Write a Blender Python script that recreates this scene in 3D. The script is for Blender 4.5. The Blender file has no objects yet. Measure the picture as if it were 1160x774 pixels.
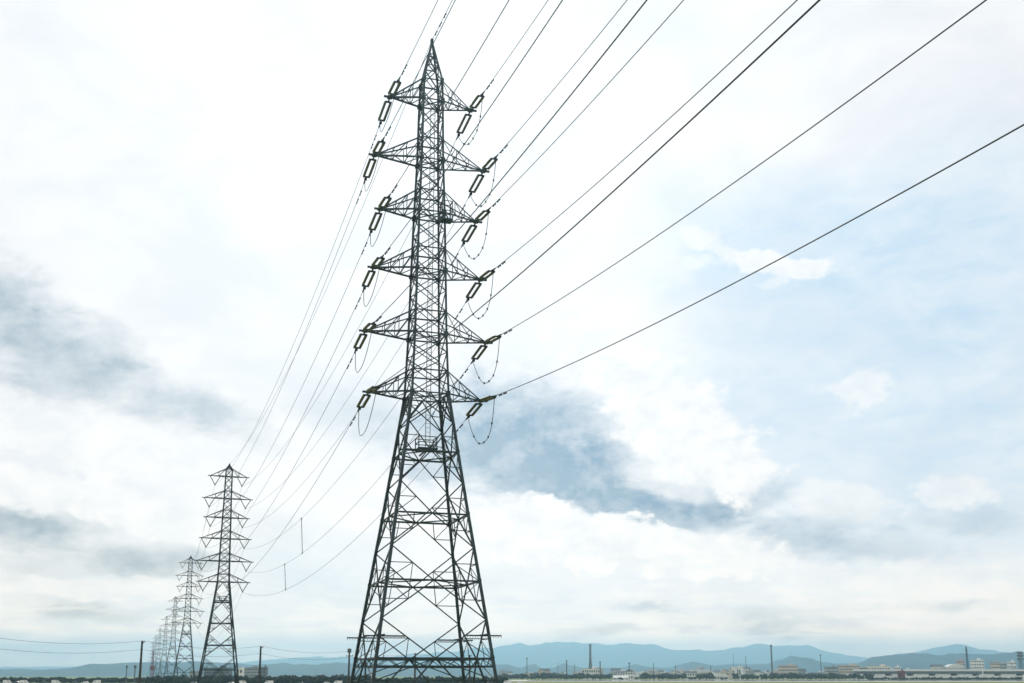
import bpy, bmesh, math, random
from mathutils import Vector, Matrix, noise as mnoise

R = math.radians
SC = bpy.context.scene
COL = SC.collection

# ------------------------------------------------------------------ camera
EYE = 5.0
F = 1212.8                      # focal length in pixels of a 1160 px wide picture
PITCH = R(11.444)
HZ = 765.0
cam_d = bpy.data.cameras.new("camera")
cam_d.sensor_width = 36.0
cam_d.lens = F / 1160 * 36.0
cam_d.shift_y = (519.5 - 387.0) / 1160
cam_d.clip_start = 0.5
cam_d.clip_end = 60000
cam = bpy.data.objects.new("camera", cam_d)
cam.location = (0, 0, EYE)
cam.rotation_euler = (math.pi / 2 + PITCH, 0, 0)
COL.objects.link(cam)
SC.camera = cam

# ------------------------------------------------------------------ view
SC.view_settings.view_transform = 'Standard'
SC.view_settings.look = 'None'
SC.view_settings.gamma = 1.0
SC.view_settings.use_curve_mapping = False
SC.view_settings.exposure = 0.0
SC.cycles.max_bounces = 6
SC.cycles.volume_bounces = 3
SC.cycles.use_denoising = True

SUN_EL, SUN_AZ = R(37), R(-4)        # azimuth clockwise from +Y (the viewing direction)

# ------------------------------------------------------------------ sky
world = bpy.data.worlds.new("World")
SC.world = world
world.use_nodes = True
NT = world.node_tree
for n_ in list(NT.nodes):
    NT.nodes.remove(n_)


def ND(t, **kw):
    n = NT.nodes.new(t)
    for k, v in kw.items():
        setattr(n, k, v)
    return n


def put(node, i, v):
    if isinstance(v, bpy.types.NodeSocket):
        NT.links.new(v, node.inputs[i])
    else:
        node.inputs[i].default_value = v


def mt(op, a, b=0.0, c=0.0, clamp=False):
    n = ND('ShaderNodeMath', operation=op, use_clamp=clamp)
    put(n, 0, a); put(n, 1, b); put(n, 2, c)
    return n.outputs[0]


def vm(op, a, b=(0, 0, 0)):
    n = ND('ShaderNodeVectorMath', operation=op)
    put(n, 0, a); put(n, 1, b)
    return n.outputs['Value' if op == 'LENGTH' else 'Vector']


def mixc(f, a, b):
    n = ND('ShaderNodeMix', data_type='RGBA', blend_type='MIX')
    put(n, 0, f); put(n, 6, a); put(n, 7, b)
    return n.outputs[2]


def mrange(v, a, b, c=0.0, d=1.0, kind='SMOOTHSTEP'):
    n = ND('ShaderNodeMapRange', interpolation_type=kind)
    put(n, 0, v); put(n, 1, a); put(n, 2, b); put(n, 3, c); put(n, 4, d)
    return n.outputs[0]


def noise_t(vec, scale, detail=5.0, rough=0.55, out='Fac', dist=0.0):
    n = ND('ShaderNodeTexNoise')
    put(n, 'Vector', vec)
    n.inputs['Scale'].default_value = scale
    n.inputs['Detail'].default_value = detail
    n.inputs['Roughness'].default_value = rough
    n.inputs['Distortion'].default_value = dist
    return n.outputs[out]


def mapping(vec, scale=(1, 1, 1), loc=(0, 0, 0)):
    n = ND('ShaderNodeMapping', vector_type='POINT')
    put(n, 0, vec)
    n.inputs['Scale'].default_value = scale
    n.inputs['Location'].default_value = loc
    return n.outputs[0]


K = 1212.8          # sky coordinates: azimuth and elevation angle, 1 unit = 1/K radian


def sky_uv(x, y):
    """azimuth and elevation (times K) of the direction seen at a place in the photograph"""
    a = (x - 580) / F
    b = (519.5 - y) / F
    d = Vector((a, math.cos(PITCH) - b * math.sin(PITCH), math.sin(PITCH) + b * math.cos(PITCH)))
    d.normalize()
    return math.atan2(d.x, d.y) * K, math.asin(d.z) * K


tc = ND('ShaderNodeTexCoord')
DIR = vm('NORMALIZE', tc.outputs['Generated'])
sx = ND('ShaderNodeSeparateXYZ'); put(sx, 0, DIR)
U = mt('MULTIPLY', mt('ARCTAN2', sx.outputs[0], sx.outputs[1]), K)
V = mt('MULTIPLY', mt('ARCSINE', sx.outputs[2]), K)
cb = ND('ShaderNodeCombineXYZ'); put(cb, 0, U); put(cb, 1, V)
UV0 = cb.outputs[0]
# cloud edges: the angles are pushed about by noise at three sizes
def push(vec, scale, amp, detail=4.0):
    c = noise_t(mapping(vec, (1, 1.5, 1), (31.7, 12.1, 3.3)), scale, detail, 0.6, 'Color')
    s = vm('SUBTRACT', c, (0.5, 0.5, 0.5))
    return vm('ADD', vec, vm('MULTIPLY', s, (amp, amp * 0.7, 0)))
UVs = push(UV0, 1 / 120, 70, 3.0)              # soft clouds
UVc = push(push(UV0, 1 / 95, 42, 3.0), 1 / 26, 26, 6.0)             # puffy cloud edges


def blob(vec, x, y, rx, ry, rot=0.0, e0=0.0, e1=1.0, amp=1.0, wob=None):
    """a soft elliptical patch of sky; rot in degrees, positive = falling to the right"""
    u, v = sky_uv(x, y)
    n = ND('ShaderNodeMapping', vector_type='TEXTURE')
    put(n, 0, vec)
    n.inputs['Location'].default_value = (u, v, 0)
    n.inputs['Rotation'].default_value = (0, 0, R(-rot))
    n.inputs['Scale'].default_value = (rx, ry, 1)
    flat = vm('MULTIPLY', n.outputs[0], (1, 1, 0))
    d = vm('LENGTH', flat)
    if wob is not None:
        d = mt('ADD', d, wob)
    return mrange(d, e0, e1, amp, 0.0)


def union(lst):
    o = lst[0]
    for b in lst[1:]:
        # 1-(1-a)(1-b)
        o = mt('SUBTRACT', mt('ADD', o, b), mt('MULTIPLY', o, b))
    return o


def S(r, g, b):     # picture value 0..255 -> linear radiance
    f = lambda c: (c / 255 / 12.92) if c < 10 else ((c / 255 + 0.055) / 1.055) ** 2.4
    return (f(r), f(g), f(b), 1)


fb1 = noise_t(mapping(UV0, (1, 1.7, 1)), 1 / 210, 6, 0.55, dist=0.4)
fb2 = noise_t(mapping(UV0, (1, 2.2, 1), (7, 3, 1)), 1 / 70, 6, 0.6, dist=0.3)
strat = noise_t(mapping(UV0, (1, 6.0, 1), (3, 9, 2)), 1 / 120, 6, 0.6, dist=0.5)
fine = noise_t(mapping(UV0, (1, 1.3, 1), (4, 15, 1)), 1 / 20, 7, 0.65, dist=0.2)
puff = noise_t(mapping(UV0, (1, 1.35, 1), (17, 5, 1)), 1 / 42, 7, 0.6, dist=0.2)

sky = mixc(mrange(fb1, 0.38, 0.66), S(248, 248, 249), S(234, 237, 241))
# pale blue openings on the right and above the horizon
blue = union([
    blob(UVs, 930, 290, 300, 130, 6, 0.1, 1.0, 0.72),
    blob(UVs, 1120, 380, 220, 250, 0, 0.1, 1.0, 0.62),
    blob(UVs, 900, 440, 280, 130, 0, 0.1, 1.0, 0.5),
    blob(UVs, 1110, 215, 160, 160, 0, 0.1, 1.0, 0.3),
    blob(UVs, 1040, 560, 330, 130, 0, 0.2, 1.0, 0.45),
    blob(UVs, 700, 690, 620, 80, 0, 0.2, 1.0, 0.22),
    blob(UVs, 130, 720, 420, 60, 0, 0.2, 1.0, 0.22),
    blob(UVs, 350, 640, 130, 80, 0, 0.1, 1.0, 0.22),
])
blue = mt('MULTIPLY', blue, mrange(fb2, 0.25, 0.7, 1.25, 0.7), 0, True)
sky = mixc(blue, sky, S(190, 218, 238))
# grey-blue undersides of the cloud banks
dwob = mt('MULTIPLY', mt('SUBTRACT', fb2, 0.5), 1.1)
def dk(x, y, rx, ry, rot, amp, e0=0.1):
    return blob(UVs, x, y, rx * 1.12, ry * 1.12, rot, e0, 1.0, amp, dwob)
dark = union([
    dk(600, 505, 155, 88, 14, 0.93), dk(650, 545, 150, 52, 10, 0.9), dk(735, 572, 130, 38, 8, 0.95), dk(825, 572, 95, 32, -8, 0.62),
    dk(540, 500, 120, 90, 10, 0.5), dk(430, 475, 120, 52, 20, 0.36), dk(690, 480, 90, 60, 20, 0.4),
    dk(905, 612, 100, 28, 6, 0.46), dk(1000, 622, 110, 24, 0, 0.28), dk(1090, 585, 70, 20, 0, 0.32), dk(960, 590, 70, 20, 10, 0.34),
    dk(40, 385, 130, 62, 28, 0.6), dk(130, 430, 150, 46, 18, 0.52), dk(0, 345, 70, 60, 40, 0.55), dk(235, 468, 100, 26, 14, 0.5), dk(120, 395, 60, 30, 20, 0.4),
    dk(20, 595, 110, 32, 0, 0.85), dk(165, 632, 120, 22, 6, 0.82), dk(90, 690, 75, 15, 4, 0.62), dk(60, 645, 120, 36, 0, 0.36), dk(215, 640, 60, 20, 0, 0.5),
    dk(740, 690, 60, 16, 0, 0.34), dk(860, 705, 120, 14, 0, 0.38), dk(700, 715, 90, 8, 0, 0.3), dk(1050, 690, 90, 12, 0, 0.3), dk(950, 715, 90, 8, 0, 0.3),
    dk(300, 600, 100, 30, 0, 0.14),
])
dark = mt('MULTIPLY', dark, mrange(puff, 0.28, 0.72, 1.2, 0.72), 0, True)
dark = mt('MULTIPLY', dark, mrange(fine, 0.3, 0.72, 1.08, 0.9), 0, True)
under_r = mixc(mrange(fb1, 0.35, 0.65), S(140, 169, 192), S(164, 185, 201))
under_l = mixc(mrange(fb1, 0.35, 0.65), S(158, 178, 192), S(182, 195, 204))
sky = mixc(dark, sky, mixc(mrange(U, -330, -60), under_l, under_r))
# bright heaped clouds, crisper edges
wob = mt('MULTIPLY', mt('SUBTRACT', puff, 0.5), 1.5)
wobf = mt('MULTIPLY', mt('SUBTRACT', fine, 0.5), 1.1)
lit = union([
    blob(UVc, 640, 606, 170, 38, 5, 0.80, 1.05, 0.97, wob),
    blob(UVc, 590, 585, 60, 26, 0, 0.75, 1.05, 0.85, wobf),
    blob(UVc, 770, 625, 130, 30, 6, 0.75, 1.05, 0.8, wob),
    blob(UVc, 480, 580, 120, 34, 0, 0.65, 1.05, 0.75, wob),
    blob(UVc, 768, 478, 112, 64, 30, 0.60, 1.05, 0.95, wob),
    blob(UVc, 825, 528, 70, 40, 20, 0.65, 1.05, 0.92, wob),
    blob(UVc, 695, 418, 100, 52, 32, 0.45, 1.05, 0.9, wob),
    blob(UVc, 760, 545, 60, 24, 12, 0.55, 1.05, 0.55, wobf),
    blob(UVc, 975, 440, 38, 24, 0, 0.55, 1.05, 0.6, wobf),
    blob(UVc, 862, 292, 44, 15, 8, 0.60, 1.05, 0.85, wobf),
    blob(UVc, 912, 306, 40, 15, 8, 0.60, 1.05, 0.8, wobf),
    blob(UVc, 790, 270, 34, 11, 4, 0.55, 1.05, 0.7, wobf),
    blob(UVc, 822, 282, 30, 8, 10, 0.50, 1.05, 0.55, wobf),
    blob(UVc, 770, 297, 52, 9, 0, 0.45, 1.05, 0.6, wobf),
    blob(UVc, 880, 320, 26, 7, 0, 0.50, 1.05, 0.5, wobf),
    blob(UVc, 1080, 560, 48, 20, 4, 0.55, 1.05, 0.62, wobf),
    blob(UVc, 960, 570, 75, 26, 10, 0.45, 1.05, 0.5, wob),
    blob(UVc, 1010, 650, 120, 18, 0, 0.55, 1.05, 0.5, wob),
    blob(UVc, 60, 555, 150, 24, 4, 0.65, 1.05, 0.75, wob),
    blob(UVc, 190, 590, 110, 24, 8, 0.65, 1.05, 0.7, wob),
    blob(UVc, 110, 500, 150, 40, 8, 0.55, 1.05, 0.7, wob),
    blob(UVc, 740, 670, 60, 12, 0, 0.55, 1.05, 0.5, wobf),
    blob(UVc, 840, 680, 70, 12, 0, 0.55, 1.05, 0.45, wob),
    blob(UVc, 950, 690, 110, 14, 0, 0.55, 1.05, 0.45, wob),
    blob(UVc, 120, 665, 140, 14, 0, 0.55, 1.05, 0.6, wob),
    blob(UVc, 1105, 668, 80, 10, 0, 0.55, 1.05, 0.55, wob),
])
sky = mixc(lit, sky, mixc(mrange(puff, 0.34, 0.68), S(252, 251, 250), S(236, 239, 242)))
# low layered cloud just above the hills
low = mt('MULTIPLY', mrange(V, 150, 40), mrange(strat, 0.45, 0.66, 0.0, 0.62))
sky = mixc(low, sky, S(248, 248, 246))
low2 = mt('MULTIPLY', mrange(V, 190, 50), mrange(strat, 0.5, 0.3, 0.0, 0.32))
sky = mixc(low2, sky, S(208, 221, 229))

# the clear air above the cloud
nish = ND('ShaderNodeTexSky', sky_type='NISHITA')
nish.sun_disc = False
nish.sun_elevation = SUN_EL
nish.sun_rotation = SUN_AZ
BG = 0.1
HAZE_D, HAZE_H, HAZE_J = 1.4e-4, 465.0, (0.36, 0.62, 0.80, 1)
scl = ND('ShaderNodeVectorMath', operation='SCALE')
put(scl, 0, sky)
scl.inputs['Scale'].default_value = 1.0 / BG
# air light lost to the haze near the horizon is made up by a brighter low sky
sinel = mt('MAXIMUM', sx.outputs[2], 0.04)
tau = mt('DIVIDE', HAZE_D * HAZE_H, sinel)
trans = mt('EXPONENT', mt('MULTIPLY', tau, -1.0))
gain = vm('SUBTRACT', sky, vm('MULTIPLY', mixc(trans, HAZE_J, (0, 0, 0, 1)), (1, 1, 1)))
inv = mt('DIVIDE', 1.0 / BG, trans)
scl2 = ND('ShaderNodeVectorMath', operation='SCALE')
put(scl2, 0, gain); put(scl2, 'Scale', inv)
cloudy = mixc(0.96, nish.outputs[0], scl2.outputs[0])
below = mixc(mrange(V, -60, -5), (1.2, 1.35, 1.2, 1), cloudy)
bg = ND('ShaderNodeBackground')
put(bg, 0, below)
bg.inputs[1].default_value = BG
wo = ND('ShaderNodeOutputWorld')
NT.links.new(bg.outputs[0], wo.inputs[0])

# ------------------------------------------------------------------ sun (behind cloud)
sd = bpy.data.lights.new("sun", 'SUN')
sd.energy = 1.5
sd.angle = R(14)
sd.color = (1.0, 0.95, 0.88)
so = bpy.data.objects.new("sun", sd)
COL.objects.link(so)
sdir = Vector((math.sin(SUN_AZ) * math.cos(SUN_EL), math.cos(SUN_AZ) * math.cos(SUN_EL), math.sin(SUN_EL)))
so.rotation_euler = sdir.to_track_quat('Z', 'Y').to_euler()
so.location = (0, 0, 120)


# ------------------------------------------------------------------ helpers
def cdepth(D, z):
    return D * math.cos(PITCH) + (z - EYE) * math.sin(PITCH)


def px_x(x, D, z=EYE):
    return (x - 580) / F * cdepth(D, z)


def z_at(y, D):
    """height at distance D seen at photograph row y"""
    b = (519.5 - y) / F
    s, c = math.sin(PITCH), math.cos(PITCH)
    return EYE + D * (s + b * c) / (c - b * s)


def material(name, col, rough=0.7, metal=0.0, var=0.25, scale=3.0, col2=None, detail=4, spec=0.5, bump=0.0):
    m = bpy.data.materials.new(name)
    m.use_nodes = True
    nt = m.node_tree
    b = nt.nodes['Principled BSDF']
    b.inputs['Roughness'].default_value = rough
    b.inputs['Metallic'].default_value = metal
    b.inputs['Specular IOR Level'].default_value = spec
    t = nt.nodes.new('ShaderNodeTexCoord')
    g = nt.nodes.new('ShaderNodeNewGeometry')
    n = nt.nodes.new('ShaderNodeTexNoise')
    n.inputs['Scale'].default_value = scale
    n.inputs['Detail'].default_value = detail
    n.inputs['Roughness'].default_value = 0.65
    nt.links.new(g.outputs['Position'], n.inputs['Vector'])
    r = nt.nodes.new('ShaderNodeValToRGB')
    c2 = col2 or tuple(max(0.0, c * (1 - var)) for c in col)
    r.color_ramp.elements[0].position = 0.35
    r.color_ramp.elements[1].position = 0.65
    r.color_ramp.elements[0].color = (*c2, 1)
    r.color_ramp.elements[1].color = (*(min(1, c * (1 + var * 0.6)) for c in col), 1) if not col2 else (*col, 1)
    nt.links.new(n.outputs['Fac'], r.inputs['Fac'])
    nt.links.new(r.outputs['Color'], b.inputs['Base Color'])
    if bump:
        bp = nt.nodes.new('ShaderNodeBump')
        bp.inputs['Strength'].default_value = bump
        nt.links.new(n.outputs['Fac'], bp.inputs['Height'])
        nt.links.new(bp.outputs[0], b.inputs['Normal'])
    return m


M = {
    'steel': material('weathered_steel', (0.024, 0.046, 0.053), 0.5, 0.25, 0.6, 1.6, spec=0.5),
    'steel_far': material('galvanised_steel', (0.022, 0.033, 0.037), 0.75, 0.1, 0.4, 0.8, spec=0.3),
    'steel_pale': material('bare_zinc', (0.20, 0.23, 0.24), 0.5, 0.5, 0.3, 2.0),
    'porcelain': material('glazed_porcelain', (0.20, 0.18, 0.08), 0.18, 0.0, 0.3, 6.0, col2=(0.11, 0.10, 0.05)),
    'fitting': material('forged_fitting', (0.02, 0.024, 0.025), 0.5, 0.6, 0.3, 5.0),
    'wire': material('stranded_cable', (0.018, 0.028, 0.032), 0.55, 0.5, 0.3, 2.0),
    'cable_far': material('aluminium_cable', (0.05, 0.06, 0.065), 0.5, 0.5, 0.3, 2.0),
    'grass': material('meadow', (0.21, 0.23, 0.04), 0.95, 0, 0.3, 0.03, col2=(0.08, 0.13, 0.03), detail=10, bump=0.4),
    'water': material('river_water', (0.10, 0.13, 0.14), 0.08, 0, 0.2, 0.05),
    'gravel': material('pale_gravel', (0.62, 0.61, 0.57), 0.95, 0, 0.25, 0.2, detail=8),
    'asphalt': material('asphalt', (0.055, 0.055, 0.058), 0.9, 0, 0.2, 0.5),
    'leaf': material('leaf', (0.042, 0.070, 0.026), 0.8, 0, 0.5, 0.35, col2=(0.013, 0.028, 0.016), detail=6),
    'leaf2': material('leaf_olive', (0.066, 0.080, 0.030), 0.8, 0, 0.5, 0.35, col2=(0.022, 0.038, 0.020), detail=6),
    'leaf3': material('leaf_dark', (0.020, 0.038, 0.024), 0.8, 0, 0.5, 0.3, col2=(0.008, 0.018, 0.014), detail=6),
    'bark': material('bark', (0.07, 0.055, 0.04), 0.9, 0, 0.4, 2.0),
    'hill': material('haze_tinted_forest', (0.006, 0.062, 0.095), 0.95, 0, 0.4, 0.006, col2=(0.003, 0.034, 0.060), detail=10),  # forest colour with the blue of distant haze mixed in
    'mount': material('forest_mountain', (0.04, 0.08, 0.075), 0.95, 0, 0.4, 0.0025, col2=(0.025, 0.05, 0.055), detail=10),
    'white': material('white_render', (0.78, 0.78, 0.75), 0.8, 0, 0.12, 0.3),
    'cream': material('cream_render', (0.60, 0.52, 0.44), 0.8, 0, 0.15, 0.3),
    'pink': material('pinkish_tile', (0.55, 0.40, 0.36), 0.8, 0, 0.15, 0.3),
    'grey': material('grey_concrete', (0.36, 0.37, 0.37), 0.85, 0, 0.25, 0.3),
    'dark_grey': material('dark_cladding', (0.10, 0.12, 0.125), 0.7, 0, 0.3, 0.4),
    'slate': material('slate_roof', (0.10, 0.115, 0.13), 0.7, 0, 0.3, 0.6),
    'redwall': material('red_sheet', (0.42, 0.035, 0.06), 0.6, 0, 0.2, 0.8),
    'redmast': material('red_oxide', (0.16, 0.012, 0.03), 0.7, 0, 0.3, 0.8),
    'yellow': material('yellow_paint', (0.65, 0.48, 0.12), 0.6, 0, 0.2, 0.8),
    'glass': material('dark_glass', (0.03, 0.045, 0.055), 0.12, 0, 0.3, 0.5),
    'carpaint': material('white_car_paint', (0.80, 0.80, 0.80), 0.25, 0, 0.05, 2.0),
    'carred': material('red_car_paint', (0.40, 0.03, 0.04), 0.25, 0, 0.05, 2.0),
    'cardark': material('dark_car_paint', (0.03, 0.035, 0.045), 0.25, 0, 0.05, 2.0),
    'rubber': material('rubber', (0.02, 0.02, 0.02), 0.8, 0, 0.2, 4.0),
    'wood': material('creosoted_wood', (0.045, 0.045, 0.042), 0.85, 0, 0.4, 2.0),
    'chimney': material('chimney_concrete', (0.13, 0.16, 0.18), 0.8, 0, 0.2, 0.2),
}


class MB:
    """collects shapes into one mesh"""
    def __init__(s):
        s.v = []; s.f = []; s.mi = []; s.cur = 0

    def quad(s, *i):
        s.f.append(i); s.mi.append(s.cur)

    def box(s, c, size, rz=0.0):
        cx, cy, cz = c; a, b, h = size[0] / 2, size[1] / 2, size[2] / 2
        n = len(s.v); cs, sn = math.cos(rz), math.sin(rz)
        for dz in (-h, h):
            for dx, dy in ((-a, -b), (a, -b), (a, b), (-a, b)):
                s.v.append((cx + dx * cs - dy * sn, cy + dx * sn + dy * cs, cz + dz))
        for q in ((3, 2, 1, 0), (4, 5, 6, 7), (0, 1, 5, 4), (1, 2, 6, 5), (2, 3, 7, 6), (3, 0, 4, 7)):
            s.quad(*[n + k for k in q])

    def frame(s, p, q):
        d = (q - p).normalized()
        up = Vector((0, 0, 1)) if abs(d.z) < 0.95 else Vector((0, 1, 0))
        a = d.cross(up).normalized(); b = a.cross(d).normalized()
        return d, a, b

    def angle(s, p, q, w, t=None, flip=1):
        """a rolled L section between two points"""
        p, q = Vector(p), Vector(q)
        t = t or w * 0.28
        d, a, b = s.frame(p, q)
        a = a * flip
        prof = [(-w / 2, -w / 2), (w / 2, -w / 2), (w / 2, -w / 2 + t), (-w / 2 + t, -w / 2 + t), (-w / 2 + t, w / 2), (-w / 2, w / 2)]
        n = len(s.v)
        for e in (p, q):
            for x, y in prof:
                s.v.append(tuple(e + a * x + b * y))
        for k in range(6):
            j = (k + 1) % 6
            s.quad(n + k, n + j, n + 6 + j, n + 6 + k)
        s.f.append(tuple(n + k for k in range(5, -1, -1))); s.mi.append(s.cur)
        s.f.append(tuple(n + 6 + k for k in range(6))); s.mi.append(s.cur)

    def bar(s, p, q, w, h=None):
        p, q = Vector(p), Vector(q); h = h or w
        d, a, b = s.frame(p, q)
        n = len(s.v)
        for e in (p, q):
            for x, y in ((-1, -1), (1, -1), (1, 1), (-1, 1)):
                s.v.append(tuple(e + a * x * w / 2 + b * y * h / 2))
        for k in range(4):
            j = (k + 1) % 4
            s.quad(n + k, n + j, n + 4 + j, n + 4 + k)
        s.quad(n + 3, n + 2, n + 1, n); s.quad(n + 4, n + 5, n + 6, n + 7)

    def tube(s, pts, rads, seg=8, cap=True):
        pts = [Vector(p) for p in pts]
        if not isinstance(rads, (list, tuple)):
            rads = [rads] * len(pts)
        n = len(s.v)
        for i, p in enumerate(pts):
            t = (pts[min(i + 1, len(pts) - 1)] - pts[max(i - 1, 0)])
            d, a, b = s.frame(Vector((0, 0, 0)), t)
            for k in range(seg):
                an = 2 * math.pi * k / seg
                s.v.append(tuple(p + a * math.cos(an) * rads[i] + b * math.sin(an) * rads[i]))
        for i in range(len(pts) - 1):
            for k in range(seg):
                j = (k + 1) % seg
                s.quad(n + i * seg + k, n + i * seg + j, n + (i + 1) * seg + j, n + (i + 1) * seg + k)
        if cap:
            s.f.append(tuple(n + k for k in range(seg - 1, -1, -1))); s.mi.append(s.cur)
            e = n + (len(pts) - 1) * seg
            s.f.append(tuple(e + k for k in range(seg))); s.mi.append(s.cur)

    def lathe(s, prof, seg=10, M_=None):
        """profile of (radius, z) turned about z"""
        n = len(s.v)
        for r, z in prof:
            for k in range(seg):
                an = 2 * math.pi * k / seg
                p = Vector((r * math.cos(an), r * math.sin(an), z))
                s.v.append(tuple(M_ @ p if M_ else p))
        for i in range(len(prof) - 1):
            for k in range(seg):
                j = (k + 1) % seg
                s.quad(n + i * seg + k, n + i * seg + j, n + (i + 1) * seg + j, n + (i + 1) * seg + k)

    def build(s, name, mats, parent=None, smooth=False):
        me = bpy.data.meshes.new(name)
        me.from_pydata(s.v, [], s.f)
        for m in (mats if isinstance(mats, (list, tuple)) else [mats]):
            me.materials.append(m)
        me.polygons.foreach_set('material_index', s.mi)
        if smooth:
            me.polygons.foreach_set('use_smooth', [True] * len(s.f))
        me.update()
        o = bpy.data.objects.new(name, me)
        COL.objects.link(o)
        if parent:
            o.parent = parent
        return o


def tag(o, label=None, cat=None, group=None, kind=None):
    if label: o['label'] = label
    if cat: o['category'] = cat
    if group: o['group'] = group
    if kind: o['kind'] = kind
    return o


def empty(name, loc, rz=0.0, label=None, cat=None, group=None):
    o = bpy.data.objects.new(name, None)
    o.empty_display_size = 0.5
    o.location = loc
    o.rotation_euler = (0, 0, rz)
    COL.objects.link(o)
    return tag(o, label, cat, group)


KIDS = {}


def kids(o):
    return [c for c in COL.objects if c.parent == o]


def copy_tree(o, parent=None):
    c = o.copy()
    COL.objects.link(c)
    if parent:
        c.parent = parent
    for ch in kids(o):
        copy_tree(ch, c)
    return c


# ------------------------------------------------------------------ the land
rnd = random.Random(11)


def ground():
    m = MB()
    rings = [0, 40, 120, 300, 600, 1000, 1600, 2600, 4500, 8000, 12000, 17000]
    seg = 48
    m.v.append((0, 0, 0))
    for r in rings[1:]:
        for k in range(seg):
            an = 2 * math.pi * k / seg
            m.v.append((r * math.sin(an), r * math.cos(an), 0))
    for k in range(seg):
        m.quad(0, 1 + (k + 1) % seg, 1 + k)
    for i in range(len(rings) - 2):
        for k in range(seg):
            j = (k + 1) % seg
            a = 1 + i * seg
            m.quad(a + k, a + j, a + seg + j, a + seg + k)
    tag(m.build('ground', M['grass']), kind='structure')


ground()


def strip(name, mat, pts, z):
    """a flat sheet given by its near and far edges [(x0, near, far), ...] in metres"""
    m = MB()
    for x, a, b in pts:
        m.v.append((x, a, z)); m.v.append((x, b, z))
    for i in range(len(pts) - 1):
        m.quad(2 * i, 2 * i + 2, 2 * i + 3, 2 * i + 1)
    return tag(m.build(name, mat), kind='structure')


def ridge(name, pts, D, depth, mat, seed, rough, sub=5):
    """a range of hills: skyline heights from the pts list, real depth and relief"""
    xs = []
    for (x0, y0), (x1, y1) in zip(pts, pts[1:]):
        k = max(2, int((x1 - x0) / sub))
        for i in range(k):
            t = i / k
            t2 = t
            xs.append((x0 + (x1 - x0) * t, y0 + (y1 - y0) * (0.5 * t + 0.5 * t2)))
    xs.append(pts[-1])
    rows = 13
    m = MB()
    for r_ in range(rows):
        t = r_ / (rows - 1)
        dd = D - depth / 2 + depth * t
        prof = max(0.0, 1 - abs(2 * t - 1) ** 1.6)
        for x, y in xs:
            h = z_at(y, D)
            X = px_x(x, D)
            nz = mnoise.fractal(Vector((X / depth * 13 + seed, dd / depth * 7, seed)), 0.9, 2.1, 5)
            nz2 = mnoise.noise(Vector((X / depth * 40 + seed, dd / depth * 25, seed)))
            k = 0.16 * (1 - prof * 0.82)
            zz = h * prof * (1 + nz * k * 2.0) + (nz2 * rough * 1.3 + nz * rough * 1.6) * (prof > 0)
            m.v.append((X, dd, max(zz, -0.3) if 0 < t < 1 else -0.3))
    n = len(xs)
    for r_ in range(rows - 1):
        for i in range(n - 1):
            a = r_ * n + i
            m.quad(a, a + 1, a + n + 1, a + n)
    return tag(m.build(name, mat, smooth=True), kind='structure')


D1, D2, D3, D4, D5 = 5200, 5400, 13600, 11500, 4600
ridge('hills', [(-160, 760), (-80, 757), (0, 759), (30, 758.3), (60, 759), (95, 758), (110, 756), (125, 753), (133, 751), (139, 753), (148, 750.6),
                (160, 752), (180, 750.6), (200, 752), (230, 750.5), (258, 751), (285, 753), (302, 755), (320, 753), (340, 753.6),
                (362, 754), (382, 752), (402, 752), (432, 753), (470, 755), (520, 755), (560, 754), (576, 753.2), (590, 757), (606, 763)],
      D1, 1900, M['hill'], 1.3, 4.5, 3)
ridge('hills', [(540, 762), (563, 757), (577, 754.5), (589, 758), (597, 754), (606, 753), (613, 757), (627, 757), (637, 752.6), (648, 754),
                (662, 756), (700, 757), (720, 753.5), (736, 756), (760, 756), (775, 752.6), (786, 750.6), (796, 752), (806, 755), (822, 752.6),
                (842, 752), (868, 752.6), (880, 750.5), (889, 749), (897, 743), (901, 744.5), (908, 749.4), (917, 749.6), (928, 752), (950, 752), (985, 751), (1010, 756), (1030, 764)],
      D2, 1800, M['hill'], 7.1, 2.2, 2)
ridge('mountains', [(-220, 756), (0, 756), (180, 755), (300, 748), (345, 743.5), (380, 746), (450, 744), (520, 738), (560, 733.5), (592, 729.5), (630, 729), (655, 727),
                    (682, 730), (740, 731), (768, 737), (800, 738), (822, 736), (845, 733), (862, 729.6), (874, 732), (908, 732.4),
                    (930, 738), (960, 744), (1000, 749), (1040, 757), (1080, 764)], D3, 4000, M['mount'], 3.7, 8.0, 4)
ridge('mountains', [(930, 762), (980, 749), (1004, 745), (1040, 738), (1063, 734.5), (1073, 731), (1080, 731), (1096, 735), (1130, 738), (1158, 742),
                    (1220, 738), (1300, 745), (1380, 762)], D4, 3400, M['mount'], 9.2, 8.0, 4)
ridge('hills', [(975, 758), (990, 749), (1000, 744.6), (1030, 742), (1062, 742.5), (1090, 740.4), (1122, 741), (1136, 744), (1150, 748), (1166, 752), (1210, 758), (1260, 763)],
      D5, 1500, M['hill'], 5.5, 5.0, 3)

strip('gravel_bank', M['gravel'], [(-10, 950, 1165), (60, 910, 1165), (260, 890, 1168), (520, 890, 1172), (900, 890, 1175)], 0.004)
strip('river', M['water'], [(15, 1010, 1140), (60, 970, 1145), (260, 950, 1150), (520, 945, 1152), (900, 945, 1155)], 0.008)
strip('field_track', M['gravel'], [(-420, 655, 662), (-200, 650, 657), (-40, 640, 647), (60, 640, 646)], 0.004)

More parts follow.
